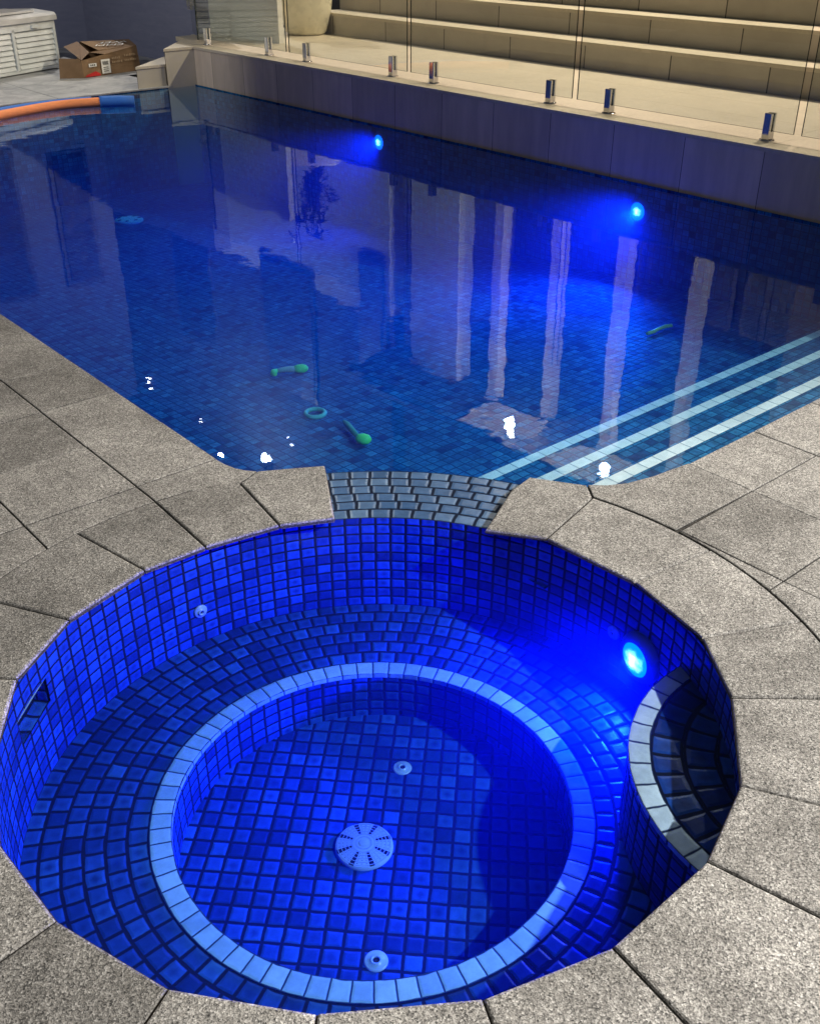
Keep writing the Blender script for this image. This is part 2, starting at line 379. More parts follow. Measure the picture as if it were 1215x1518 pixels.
RR = 1.147                       # outer radius of the spa coping
def minus_disc(cell):
    """convex CCW cell minus the disc of the spa coping (at most one bite)"""
    n = len(cell); r = RR; loop = []
    for i in range(n):
        a, b = Vector(cell[i]) - SC, Vector(cell[(i + 1) % n]) - SC
        loop.append((cell[i], 'o' if a.length > r else 'i'))
        d = b - a; A, B, C_ = d.dot(d), 2 * a.dot(d), a.dot(a) - r * r
        disc = B * B - 4 * A * C_
        if disc > 0:
            for s_ in (-1, 1):
                tt = (-B + s_ * math.sqrt(disc)) / (2 * A)
                if 1e-6 < tt < 1 - 1e-6:
                    q = a + d * tt + SC; loop.append((tuple(q), 'in' if s_ < 0 else 'out'))
    if not any(k in ('in', 'out') for _, k in loop):
        return cell if loop[0][1] == 'o' else None
    st = next((i for i, (_, k) in enumerate(loop) if k == 'out'), 0)
    loop = loop[st:] + loop[:st]; out = []
    for p, k in loop:
        if k == 'i': continue
        out.append(p)
    pin = next(p for p, k in loop if k == 'in'); pout = loop[0][0]
    a0 = atan2(pin[1] - SC[1], pin[0] - SC[0]); a1 = atan2(pout[1] - SC[1], pout[0] - SC[0])
    dlt = (a1 - a0 + pi) % (2 * pi) - pi
    nst = max(2, int(abs(dlt) / .06))
    while out and out[-1] != pin: out.pop()
    for k in range(1, nst): out.append(polar(SC, r, a0 + dlt * k / nst))
    return out

def ang(p): return atan2(p[1] - SC[1], p[0] - SC[0])
deck = MB()
# left field and the coping course along the pool
ys = [2.74 + .3685 * k for k in range(-12, 21)]; ys[-1] = PY1
xs = [1.19 - .37 * k for k in range(0, 9)]
for j in range(len(ys) - 1):
    y0, y1 = ys[j], ys[j + 1]
    if y0 >= 2.73: paver(deck, [(1.19, y0), (PX0, y0), (PX0, y1), (1.19, y1)])
    for k in range(len(xs) - 1):
        c = minus_disc([(xs[k + 1], y0), (xs[k], y0), (xs[k], y1), (xs[k + 1], y1)])
        if c: paver(deck, c)
# right field (its joints are set out from the pool's near edge)
xr = [1.19, 1.54, 1.915] + [2.29 + .3755 * k for k in range(0, 10)]; xr[-1] = XW - .004
yr = [1.69, 1.445] + [1.10 - .35 * k for k in range(0, 9)]
for j in range(len(yr) - 1):
    for k in range(len(xr) - 1):
        x0, x1, y0, y1 = xr[k], xr[k + 1], yr[j + 1], yr[j]
        if j == 0 and k < 4: continue
        c = minus_disc([(x0, y0), (x1, y0), (x1, y1), (x0, y1)])
        if c: paver(deck, c)
paver(deck, [(2.297, 1.813), (2.34, 1.772), (2.40, 1.738), (2.50, 1.712), (2.6655, 1.692), (2.6655, 1.445), polar(SC, RR, -.015), polar(SC, RR, .05), polar(SC, RR, .10), polar(SC, RR, .15), polar(SC, RR, .2), polar(SC, RR, ang((1.961, 1.677)))])
# corner paver and the two that flank the weir
paver(deck, [(1.19, 2.74), (PX0, 2.74), (1.488, 2.69), (1.499, 2.645), (1.518, 2.608), (1.543, 2.578), (1.455, 2.545), polar(SC, RR, radians(82)), polar(SC, RR, radians(87.3)), (1.19, 2.63)])
inner = [(1.174, 2.286), (.981, 2.29), (.721, 2.21), (.523, 2.069), (.385, 1.85), (.297, 1.60), (.308, 1.358), (.396, 1.103), (.563, .899), (.793, .738), (1.039, .66), (1.327, .664), (1.548, .737), (1.772, .913), (1.909, 1.093), (1.977, 1.364), (1.961, 1.677)]
for k in range(len(inner) - 1):
    a, b = inner[k], inner[k + 1]; a0, a1 = ang(a), ang(b)
    while a1 < a0: a1 += 2 * pi
    mid = [polar(SC, RR, a0 + (a1 - a0) * q / 5) for q in range(6)]
    paver(deck, [b, a] + mid, bev=.006)
paver(deck, [(1.174, 2.286), (1.405, 2.246), (1.455, 2.545)] + [polar(SC, RR, radians(d)) for d in (77, 82, 87.3)], bev=.006)
paver(deck, [(1.405, 2.246), (1.555, 2.17), (1.735, 2.466), (1.62, 2.535), (1.543, 2.578), (1.455, 2.545)], bev=.006)
paver(deck, [(1.854, 1.828), (2.085, 1.948), (2.195, 1.972), (2.297, 1.813), polar(SC, RR, ang((1.961, 1.677))), (1.961, 1.677)], bev=.006)
# far pavement beyond the pool
for i in range(6):
    for j in range(4):
        x0, y0 = -2.0 + 1.25 * i, PY1 + 1.0 * j
        paver(deck, [(x0, y0), (x0 + 1.25, y0), (x0 + 1.25, y0 + 1), (x0, y0 + 1)], mat=1)
        if j: paver(deck, [(5.5, y0), (6.41, y0), (6.41, y0 + 1), (5.5, y0 + 1)], mat=1)
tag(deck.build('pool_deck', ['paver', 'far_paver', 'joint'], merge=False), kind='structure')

g = MB(); g.box(-60, 60, -60, 60, -2.3, -2.2); tag(g.build('ground', 'ground'), kind='structure')

# ------------------------------------------------------------------ swimming pool
pool = thing('swimming_pool', (3.6, 6, -.9), 'long swimming pool lined with small blue mosaic tiles, with white edged steps', 'swimming pool')
TP = .052
def zfloor(y): return -.585 - max(0.0, min((y - 3.0) / 6.5, 1)) * .42
weir_arc = [polar(SC, 1.16, radians(a)) for a in [WEIR1 + (WEIR0 - WEIR1) * k / 12 for k in range(13)]]
o_ = .010
edge = [(PX0 - o_, PY1 + o_), (PX0 - o_, 2.70), (1.49, 2.64), (1.52, 2.59), (1.60, 2.53)] + weir_arc[1:-1] + [(2.27, 1.86), (2.29, 1.80), (2.36, 1.74), (2.45, 1.70), (2.66, 1.676), (XW - .02, 1.676), (XW - .02, PY1 + o_)]
w = MB(); u = 0
for i in range(len(edge)):
    a, b = edge[i], edge[(i + 1) % len(edge)]
    L = hypot(b[0] - a[0], b[1] - a[1]); n = max(1, int(L / .4))
    top = -.031 if 5 <= i <= 15 else -.012
    for k in range(n):
        p = (a[0] + (b[0] - a[0]) * k / n, a[1] + (b[1] - a[1]) * k / n); q = (a[0] + (b[0] - a[0]) * (k + 1) / n, a[1] + (b[1] - a[1]) * (k + 1) / n)
        u1 = u + L / n / TP
        w.face([(*p, -1.1), (*q, -1.1), (*q, top), (*p, top)], 0, [(u, -1.1 / .04), (u1, -1.1 / .04), (u1, top / .04), (u, top / .04)]); u = u1
w.build('pool_wall', 'pool_tile', pool).matrix_parent_inverse = Matrix.Translation((-3.6, -6, .9))
def keep(o, root): o.parent = root; o.matrix_parent_inverse = Matrix.Translation(-Vector(root.location)); return o
fl = MB()
yy = [1.6, 3.0, 4.5, 6, 7.5, 9.5, 10.3]
for i in range(len(yy) - 1):
    y0, y1 = yy[i], yy[i + 1]
    fl.face([(1.3, y0, zfloor(y0)), (5.8, y0, zfloor(y0)), (5.8, y1, zfloor(y1)), (1.3, y1, zfloor(y1))], 0, [(x / TP, y / TP) for x, y in ((1.3, y0), (5.8, y0), (5.8, y1), (1.3, y1))])
keep(fl.build('pool_floor', 'pool_tile'), pool)
for k, (zt_, y_) in enumerate(((-.17, 1.99), (-.30, 2.31), (-.43, 2.63))):
    st = MB(); x0, x1, yb, zb = 1.95, XW - .022, (1.66, 1.99, 2.31)[k] , -.80
    n = 8
    for i in range(n):
        a, b = x0 + (x1 - x0) * i / n, x0 + (x1 - x0) * (i + 1) / n
        st.face([(a, yb, zt_), (b, yb, zt_), (b, y_ - .051, zt_), (a, y_ - .051, zt_)], 0, [(x / TP, y / TP) for x, y in ((a, yb), (b, yb), (b, y_), (a, y_))])
        st.face([(a, y_ - .001, zb), (a, y_ - .001, zt_ - .012), (b, y_ - .001, zt_ - .012), (b, y_ - .001, zb)], 0, [(a / TP, zb / .04), (a / TP, zt_ / .04), (b / TP, zt_ / .04), (b / TP, zb / .04)])
    so = keep(st.build('step', 'pool_tile'), pool)
    e = MB(); u = 0; p0 = .085
    nn = int((x1 - x0) / p0)
    for i in range(nn + 1):
        a, b = x0 + p0 * i, min(x0 + p0 * (i + 1), x1)
        e.face([(a, y_ - .052, zt_ + .002), (b, y_ - .052, zt_ + .002), (b, y_, zt_ + .002), (a, y_, zt_ + .002)], 0, [(i, .06), (i + (b - a) / p0, .06), (i + (b - a) / p0, .94), (i, .94)])
        e.face([(a, y_, zt_ - .012), (a, y_, zt_ + .002), (b, y_, zt_ + .002), (b, y_, zt_ - .012)], 0, [(i, .06), (i, .3), (i + 1, .3), (i + 1, .06)])
    eo = e.build('step_edge', 'white_tile'); eo.parent = so

# ------------------------------------------------------------------ spa
spa = thing('spa_pool', (SC[0], SC[1], -.5), 'round sunken spa of glossy blue tiles with a pale ring round its deep well', 'spa')
RS, ZS, RO, RI, ZF = .855, -.36, .557, .502, -.52
w = MB(); NC = 114; rh = .034
rec = set()
NICHE = (radians(128.4), radians(139.6), -.172, -.098)
for k in range(NC * 2):
    a0, a1 = 2 * pi * k / (NC * 2), 2 * pi * (k + 1) / (NC * 2); am = (a0 + a1) / 2
    top = -.0315 if radians(WEIR0) < am < radians(WEIR1) else -.010
    spans = [(ZS - .004, top)]
    if NICHE[0] < am < NICHE[1]: spans = [(ZS - .004, NICHE[2]), (NICHE[3], top)]
    for z0, z1 in spans:
        w.face([(*polar(SC, RS, a0), z0), (*polar(SC, RS, a0), z1), (*polar(SC, RS, a1), z1), (*polar(SC, RS, a1), z0)], 0,
               [(k / 2, (z0 + .055) / rh), (k / 2, (z1 + .055) / rh), (k / 2 + .5, (z1 + .055) / rh), (k / 2 + .5, (z0 + .055) / rh)], smooth=False)
keep(w.build('spa_wall', 'spa_tile', merge=True), spa)

def ring(mb, c, r0, r1, z, n_t, off, mat=0, a0=0, a1=2 * pi, vrow=0, flip=False):
    span = a1 - a0; n = max(int(n_t * 2), 4)
    for k in range(n):
        p, q = a0 + span * k / n, a0 + span * (k + 1) / n
        uu = lambda i: off + n_t * i / n
        mb.face([(*polar(c, r0, p), z), (*polar(c, r1, p), z), (*polar(c, r1, q), z), (*polar(c, r0, q), z)], mat,
                [(uu(k), vrow), (uu(k), vrow + 1), (uu(k + 1), vrow + 1), (uu(k + 1), vrow)])
def cyl(mb, c, r, z0, z1, n_t, rows, a0=0, a1=2 * pi, outward=False, mat=0, v0=0):
    span = a1 - a0; n = max(int(n_t * 2), 4)
    for k in range(n):
        p, q = a0 + span * k / n, a0 + span * (k + 1) / n
        f = [(*polar(c, r, p), z0), (*polar(c, r, p), z1), (*polar(c, r, q), z1), (*polar(c, r, q), z0)]
        uv = [(n_t * k / n, v0), (n_t * k / n, v0 + rows), (n_t * (k + 1) / n, v0 + rows), (n_t * (k + 1) / n, v0)]
        if outward: f.reverse(); uv.reverse()
        mb.face(f, mat, uv)
s_ = MB(); rows = 6; dr = (.865 - RO) / rows
for i in range(rows):
    r0 = RO + dr * i; ring(s_, SC, r0, r0 + dr, ZS, round(2 * pi * (r0 + dr / 2) / .050), random.random() + .31, vrow=i * 3)
keep(s_.build('seat', 'spa_tile', merge=False), spa)
e = MB(); ring(e, SC, RI, RO, ZS + .002, 70, 0, vrow=0); cyl(e, SC, RI, ZS - .012, ZS + .002, 70, .3, v0=.1)
keep(e.build('seat_edge', 'ring_tile', merge=False), spa)
w = MB(); cyl(w, SC, RI + .002, ZF - .01, ZS - .010, 68, 4.6); keep(w.build('well_wall', 'spa_tile'), spa)
f = MB(); n = 64; T = .0485; ca, sa = cos(radians(44.5)), sin(radians(44.5))
def fuv(p): x, y = p[0] - SC[0], p[1] - SC[1]; return ((x * ca + y * sa) / T + .45, (-x * sa + y * ca) / T + .2)
pts = [polar(SC, RI + .02, 2 * pi * k / n) for k in range(n)]
f.face([(*q, ZF) for q in pts], 0, [fuv(q) for q in pts]); keep(f.build('well_floor', 'spa_tile'), spa)
# entry step, a lens against the wall
EC, ER, ZE = Vector((1.887, .671)), .484, -.142
st = MB(); A0, A1 = radians(60), radians(215)
st2 = ER - .052
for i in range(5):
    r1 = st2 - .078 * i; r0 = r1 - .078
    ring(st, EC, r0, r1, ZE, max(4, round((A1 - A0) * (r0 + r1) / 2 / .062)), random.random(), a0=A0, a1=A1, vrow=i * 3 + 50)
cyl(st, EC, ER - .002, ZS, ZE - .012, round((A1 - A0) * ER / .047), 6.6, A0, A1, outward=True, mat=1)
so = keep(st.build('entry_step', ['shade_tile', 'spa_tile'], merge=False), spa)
e = MB(); nt = round((A1 - A0) * ER / .071); ring(e, EC, ER - .052, ER, ZE + .002, nt, .3, a0=A0, a1=A1); cyl(e, EC, ER, ZE - .012, ZE + .002, nt, .3, A0, A1, outward=True, v0=.1)
eo = e.build('step_edge', 'grey_edge', merge=False); eo.parent = so
# spillway between spa and pool
sp_ = MB(); a0, a1 = radians(WEIR0), radians(WEIR1); rw = [.855, .910, .960, 1.010, 1.060, 1.110, 1.161]
for i in range(6):
    ring(sp_, SC, rw[i], rw[i + 1], -.0315, (a1 - a0) * (rw[i] + rw[i + 1]) / 2 / .0665, [.15, .1, .62, .05, .55, .2][i], a0=a0, a1=a1, vrow=i * 2 + 20)
keep(sp_.build('spillway', 'weir_tile', merge=False), spa)
# recess in the wall
r_ = MB(); n0, n1, zz0, zz1 = NICHE; rb = RS + .066
def W(r, a, z): return (*polar(SC, r, a), z)
r_.face([W(rb, n0, zz0), W(rb, n0, zz1), W(rb, n1, zz1), W(rb, n1, zz0)], 1, [(.1, .1), (.1, .9), (.9, .9), (.9, .1)])
r_.face([W(RS, n0, zz0), W(RS, n0, zz1), W(rb, n0, zz1), W(rb, n0, zz0)], 0, [(0, 0), (0, 2), (2, 2), (2, 0)])
r_.face([W(RS, n1, zz0), W(rb, n1, zz0), W(rb, n1, zz1), W(RS, n1, zz1)], 0, [(0, 0), (2, 0), (2, 2), (0, 2)])
r_.face([W(RS, n0, zz0), W(rb, n0, zz0), W(rb, n1, zz0), W(RS, n1, zz0)], 0, [(0, 0), (0, 1.5), (3, 1.5), (3, 0)])
r_.face([W(RS, n0, zz1), W(RS, n1, zz1), W(rb, n1, zz1), W(rb, n0, zz1)], 1, [(0.05, 0.1), (.9, .1), (.9, .9), (.05, .9)])
keep(r_.build('wall_recess', ['spa_tile', 'ring_tile']), spa)

# ------------------------------------------------------------------ water
wt = MB(); wt.box(.22, XW - .01, .58, PY1 + .03, -1.25, ZW)
tag(wt.build('pool_water', 'water'), kind='structure')

# ------------------------------------------------------------------ fittings
def fitting(name, label, cat, group, loc, normal, r, dome=.006, hole=.28):
    o = thing(name, loc, label, cat, group)
    o.rotation_euler = Vector(normal).to_track_quat('Z', 'Y').to_euler()
    b = MB(); b.lathe([(r, 0), (r * .98, dome * .5), (r * .86, dome), (r * .5, dome * .9), (r * .44, dome * 1.7), (r * .38, dome * 1.9), (r * hole, dome * 1.7), (r * hole, dome * .6)], 28)
    b.build('flange', 'fitting', o)
    h = MB(); h.lathe([(r * hole, dome * .6), (0, dome * .55)], 20); h.build('nozzle_hole', 'fit_dark', o)
    return o
def on_wall(adeg, z, r=RS): return (*polar(SC, r - .001, radians(adeg)), z), (-cos(radians(adeg)), -sin(radians(adeg)), 0)
p, nn = on_wall(89.0, -.244); fitting('wall_jet', 'small round pale jet in the lit blue wall on the left side of the spa', 'spa jet', 'spa jets', p, nn, .022)
p, nn = on_wall(-3.6, -.213); fitting('wall_jet', 'small round jet in the spa wall right beside the blue lamp', 'spa jet', 'spa jets', p, nn, .022)
fitting('floor_jet', 'round pale floor fitting in the dark shaded part of the spa well, above the drain', 'spa jet', 'spa jets', (1.372, 1.64, ZF), (0, 0, 1), .027, .0035)
fitting('floor_jet', 'round pale floor fitting at the near edge of the spa well, below the drain', 'spa jet', 'spa jets', (.925, 1.205, ZF), (0, 0, 1), .029, .0035)

def grate(name, label, loc, r, mats=('fitting', 'fit_dark'), fine=True):
    o = thing(name, loc, label, 'drain cover')
    b = MB(); b.lathe([(r, 0), (r * .99, .006), (r * .95, .009)], 48)
    # a shallow dome with concentric ribs, cut by eight radial slots the ribs bridge
    dome = lambda q: .009 + .009 * (1 - (q / r) ** 2)
    NS = 96
    for i in range(45):
        q0, q1 = r * .95 * i / 45, r * .95 * (i + 1) / 45
        rib = i % 6 == 0
        for k in range(NS):
            a, c = 2 * pi * k / NS, 2 * pi * (k + 1) / NS
            slot = (k % 12) in (5, 6, 7) and q0 > r * .42
            hole = q0 > r * .4 and i % 6 == 3 and k % 3 == 0
            if (slot or hole) and not rib: continue
            dz = .0008 if rib else -.0004
            z0, z1 = dome(q0) + dz, dome(q1) + dz
            if q0 < 1e-6: b.face([(0, 0, z0), (q1 * cos(a), q1 * sin(a), z1), (q1 * cos(c), q1 * sin(c), z1)]); continue
            b.face([(q0 * cos(a), q0 * sin(a), z0), (q1 * cos(a), q1 * sin(a), z1), (q1 * cos(c), q1 * sin(c), z1), (q0 * cos(c), q0 * sin(c), z0)])
    b.lathe([(r * .16, .0188), (r * .1, .0198), (0, .02)], 24)
    b.build('grille', mats[0], o)
    h = MB(); h.lathe([(r * .94, .002), (0, .003)], 32); h.build('sump', mats[1], o)
    return o
grate('drain_cover', 'round slotted pale drain cover at the centre of the spa floor', (1.112, 1.487, ZF), .077)
dzf = zfloor(9.0)
o = thing('floor_return', (4.30, 9.13, dzf + .002), 'pale oval looking round cover on the deep floor of the pool at the far left', 'drain cover')
b = MB(); b.lathe([(.135, 0), (.133, .012), (.11, .022), (.04, .026), (0, .027)], 36); b.build('cover', 'label_w', o)
for k in range(7):
    a = .5 + 2 * pi * k / 7; cx_, cy_ = .095 * cos(a), .095 * sin(a)
    h = MB(); h.box(cx_ - .016, cx_ + .016, cy_ - .008, cy_ + .008, .0225, .0275); h.build('slot', 'fit_dark', o)

def light_thing(name, label, loc, normal, r, group=None):
    o = thing(name, loc, label, 'underwater light', group)
    o.rotation_euler = Vector(normal).to_track_quat('Z', 'Y').to_euler()
    b = MB(); b.lathe([(r * 1.5, 0), (r * 1.48, .010), (r * 1.3, .022), (r * 1.06, .028), (r * 1.0, .027)], 40); b.build('housing', 'lamp_ring', o)
    b = MB(); b.lathe([(r * 1.0, .024), (r * .8, .030), (r * .45, .034), (0, .036)], 40); b.build('lens', 'lens_blue', o)
    return o
def lamp(name, typ, loc, direction, energy, color, size=.05, **kw):
    l = D.lights.new(name, typ); l.energy = energy; l.color = color
    if typ == 'AREA': l.shape = 'DISK'; l.size = size
    else: l.shadow_soft_size = size
    for k, v in kw.items(): setattr(l, k, v)
    o = D.objects.new(name, l); COL.objects.link(o); o.location = loc
    o.rotation_euler = Vector(direction).to_track_quat('-Z', 'Y').to_euler()
    return o
UW = (.002, .16, 1.0)
p, nn = on_wall(-11.4, -.226)
light_thing('spa_light', 'round spa light glowing bright cyan blue, set in the spa wall beside the entry step', p, nn, .052)
a = radians(-11.4)
lamp('spa_light_glow', 'AREA', (*polar(SC, RS - .045, a), -.248), (-cos(a), -sin(a), -.03), 62, (.002, .018, 1.0), .06, spread=radians(155))
for y, z, lab in ((7.126, -.144, 'small round pool light glowing blue, the farther one along the tiled retaining wall'), (4.336, -.19, 'round pool light glowing bright blue, the nearer one along the tiled retaining wall')):
    light_thing('pool_light', lab, (XW - .021, y, z), (-1, 0, 0), .060, 'pool lights')
    lamp('pool_light_glow', 'AREA', (XW - .075, y, z - .02), (-1, .12, -.14), 54 if y < 5 else 30, UW, .09, spread=radians(135))

# ------------------------------------------------------------------ retaining wall, corner and terrace
rw_ = thing('retaining_wall', (XW, 4, 0), 'low grey tiled retaining wall along the right side of the pool, with a beige coping on top', 'wall')
b = MB(); b.box(XW, 6.0, -2.5, PY1, -1.2, ZT - .026, uvk=.58); keep(b.build('cladding', 'cladding'), rw_)
b = MB()
yy = [-2.5 + .6 * k for k in range(22)]; yy[-1] = PY1
for i in range(len(yy) - 1): b.box(XW - .010, 6.12, yy[i] + .001, yy[i + 1] - .001, ZT - .025, ZT)
keep(b.build('coping', 'terrace'), rw_)
cb = thing('corner_wall', (5.6, 10.4, 0), 'beige tiled wall end block at the far right corner of the pool, half in shadow', 'wall block')
poly = [(5.44, PY1 + .003), (6.13, PY1 + .003), (6.9, 11.22), (6.36, 11.22)]
b = MB(); b.prism(poly, -1.2, ZT - .026, uvk=.9); keep(b.build('body', 'riser'), cb)
b = MB(); b.prism([(5.43, PY1 - .006), (6.13, PY1 - .006), (6.9, 11.22), (6.35, 11.22)], ZT - .025, ZT - .001); keep(b.build('cap', 'terrace'), cb)
ls = thing('corner_step', (5.3, 10.5, 0), 'low beige tiled step beside the cardboard box at the far corner of the pool', 'step')
b = MB(); b.prism([(5.13, 10.25), (5.455, 10.25), (6.36, 11.20), (6.20, 11.20)], -.05, .178, uvk=.7); keep(b.build('riser', 'riser'), ls)
b = MB(); b.prism([(5.122, 10.242), (5.452, 10.242), (6.355, 11.205), (6.19, 11.205)], .179, .203); keep(b.build('tread', 'terrace'), ls)
b = MB()
for i in range(9):
    for j in range(3):
        b.box(6.122 + .5 * j, 6.62 + .5 * j, -2.5 + 1.52 * i, -2.5 + 1.52 * (i + 1) - .002, ZT - .05, ZT - .004)
tag(b.build('terrace_floor', 'terrace'), kind='structure')

# stairs
stairs = thing('garden_stairs', (7.6, 4, ZT), 'wide beige tiled stairs rising from the terrace behind the glass fence', 'stairs')
RISE, GO, YL = .213, .345, 10.55
for k in range(5):
    x0 = 7.60 + GO * k; z1 = ZT + RISE * (k + 1)
    b = MB(); b.box(x0, x0 + GO + (4.6 if k == 4 else 0.0) - .002, -2.5, YL, ZT - .1 + (0 if k == 0 else RISE * k), z1 - .03, 0, uvk=.93 + .0 * k)
    b.box(x0 - .012, x0 + GO + (4.6 if k == 4 else -.013), -2.5, YL + .005, z1 - .029, z1, 1)
    for q in range(len(b.uv)):
        if k % 2: b.uv[q] = [(u + .45, v) for u, v in b.uv[q]]
    keep(b.build('step', ['riser', 'terrace']), stairs)

# ------------------------------------------------------------------ glass fence
XG = 5.975
def spigot(parent, y, zrel):
    b = MB(); h = .157; r = .026
    # square post with eased corners, slot for the glass
    def sq(x0, x1): b.prism([(x0, y - r + .004), (x0 + .004, y - r), (x1 - .004, y - r), (x1, y - r + .004), (x1, y + r - .004), (x1 - .004, y + r), (x0 + .004, y + r), (x0, y + r - .004)], .005, h)
    sq(XG - .030, XG - .008); sq(XG + .008, XG + .030)
    b.box(XG - .008, XG + .008, y - r + .002, y + r - .002, .005, .05)
    s = b.build('spigot', 'chrome'); s.parent = parent; s.matrix_parent_inverse = Matrix.Translation((-parent.location[0], -parent.location[1], 0))
    d = MB(); d.lathe([(.048, 0), (.048, .003), (.044, .0055), (.026, .006)], 28, c=(XG, y, 0)); do = d.build('base_disc', 'chrome'); do.parent = s
    return s
panels = [((8.80, 10.42), (10.24, 9.10), 'frameless glass fence panel at the far end, in front of the white wall'),
          ((7.03, 8.75), (8.47, 7.22), 'frameless glass fence panel in front of the cream plant pot'),
          ((5.205, 6.985), (6.70, 5.415), 'frameless glass fence panel, third from the far end, before the stairs'),
          ((3.425, 5.155), (4.86, 3.60), 'nearest whole frameless glass fence panel, its four edges before the stairs'),
          ((1.62, 3.372), (3.05, 1.95), 'frameless glass fence panel cut off by the right edge of the photo')]
for (y0, y1), sp2, lab in panels:
    o = thing('glass_fence_panel', (XG, (y0 + y1) / 2, ZT), lab, 'glass fence panel', 'glass fence panels')
    b = MB(); b.box(XG - .006, XG + .006, y0, y1, ZT + .055, ZT + 1.25)
    b.m = [0, 0, 1, 1, 1, 1]
    keep(b.build('glass_pane', ['glass', 'glass_edge']), o)
    for y in sp2: s = spigot(o, y, 0); s.location.z = 0
gt = thing('glass_gate', (6.1, 10.75, ZT), 'narrow glass gate with a metal latch beside the blue grey wall', 'gate')
gd = Vector((.40, .80, 0)).normalized(); gn = Vector((-gd.y, gd.x, 0)) * .006
b = MB(); g0, g1 = Vector((XG + .01, 10.45, 0)), Vector((6.36, 11.20, 0))
b.prism([tuple((g0 + gn)[:2]), tuple((g0 - gn)[:2]), tuple((g1 - gn)[:2]), tuple((g1 + gn)[:2])], ZT + .03, ZT + 1.25); b.m = [1, 0, 1, 0, 1, 1]
keep(b.build('glass_pane', ['glass', 'glass_edge']), gt)
b = MB(); q = g1 - gd * .12; b.box(q.x - .03, q.x + .012, q.y - .03, q.y + .03, ZT + .26, ZT + .40); b.box(q.x - .05, q.x - .03, q.y - .012, q.y + .012, ZT + .30, ZT + .44)
keep(b.build('latch', 'hinge'), gt)

# ------------------------------------------------------------------ pot and plant
pt = thing('plant_pot', (7.36, 10.42, ZT), 'large round cream plant pot on the terrace at the foot of the stairs', 'plant pot')
b = MB(); b.lathe([(0, 0), (.20, 0), (.232, .03), (.290, .25), (.322, .48), (.335, .56), (.348, .60), (.348, .635), (.32, .64), (.30, .60), (.27, .56)], 48); b.build('pot_body', 'pot', pt)
b = MB(); b.lathe([(.27, .565), (0, .58)], 30); b.build('soil', 'soil', pt)
pl = thing('pot_plant', (7.36, 10.42, ZT + .57), 'dark leafy shrub growing in the cream pot, seen upside down in the pool water', 'plant')
b = MB(); lf = MB()
for k in range(9):
    a = random.uniform(0, 2 * pi); ln = random.uniform(.5, 1.05); sp3 = random.uniform(.05, .33)
    pts = [Vector((0, 0, 0)) + Vector((cos(a) * sp3 * q * q, sin(a) * sp3 * q * q, ln * q)) for q in (0, .25, .5, .75, 1)]
    b.tube(pts, [.014, .012, .009, .006, .004], 6)
    for q in range(34):
        tt = random.uniform(.25, 1.05); c = Vector((cos(a) * sp3 * tt * tt, sin(a) * sp3 * tt * tt, ln * tt))
        az_, el = random.uniform(0, 2 * pi), random.uniform(-.7, .5); L = random.uniform(.09, .19)
        d = Vector((cos(az_) * cos(el), sin(az_) * cos(el), sin(el))); sd = d.cross(Vector((0, 0, 1))).normalized() * L * .2
        lf.face([c, c + d * L * .5 + sd, c + d * L - Vector((0, 0, L * .2)), c + d * L * .5 - sd], tone=random.random())
b.build('stem', 'stem', pl); lf.build('leaves', 'leaf', pl, merge=False)

# ------------------------------------------------------------------ walls at the far end
b = MB(); b.box(6.40, 6.62, 11.24, 14.3, -.05, 2.1)
tag(b.build('garden_wall', 'blue_wall'), 'dark blue grey rendered wall behind the cardboard box, running to the glass gate', 'wall')
bw = thing('boundary_wall', (3, 14.1, 0), 'blue grey rendered wall behind the white storage box, lighter than its neighbour', 'wall')
b = MB(); b.box(-3, 6.40, 14.06, 14.3, -.05, 4.95); keep(b.build('wall_body', 'blue_wall'), bw)
for x0, x1, z0, z1 in ((5.55, 6.1, 1.2, 3.1), (4.3, 5.1, 1.1, 3.1), (2.6, 3.6, 1.1, 3.1)):
    b = MB(); b.box(x0, x1, 14.02, 14.058, z0, z1); wo = keep(b.build('window', 'frame'), bw)
    b = MB(); b.box(x0 + .06, x1 - .06, 14.005, 14.019, z0 + .06, z1 - .06); b.build('window_pane', 'dark_glass').parent = wo
ww = thing('white_wall', (6.7, 10.5, ZT), 'white rendered wall with a brushed finish, seen through the far glass fence panel', 'wall')
b = MB(); b.box(6.60, 6.66, 9.84, 11.22, ZT - .05, 1.45); keep(b.build('wall_body', 'white_wall'), ww)

# ------------------------------------------------------------------ house at the head of the stairs (seen mirrored in the pool)
HZ = ZT + RISE * 5
hs = thing('house', (12, 8, HZ), 'pale house with a columned veranda above the stairs, mirrored in the pool', 'house')
def hp(name, mat, bx, parent=None):
    b = MB(); b.box(*bx); o = keep(b.build(name, mat), hs)
    if parent: o.parent = parent; o.matrix_parent_inverse = Matrix.Identity(4)
    return o
for x0, y0, y1, z1, m in ((10.3, 10.95, 12.05, 4.83, 'facade'), (10.35, 12.62, 24.0, 4.35, 'facade'), (10.32, 4.0, 5.55, 4.83, 'brown_wall')):
    hp('wall', m, (x0, x0 + .3, y0, y1, HZ - .05, z1))
for i, (y0, y1, z0, z1) in enumerate(((12.70, 13.42, 3.35, 5.6), (14.80, 16.5, 4.05, 6.6), (18.4, 20.0, 4.3, 6.8))):
    wo = hp('window', 'frame', (10.31, 10.348, y0, y1, z0, z1)); hp('window_pane', 'dark_glass', (10.29, 10.309, y0 + .06, y1 - .06, z0 + .06, z1 - .06), wo)
hp('wall', 'dark_wall', (13.2, 13.5, -2.5, 12.6, HZ - .05, 4.83))
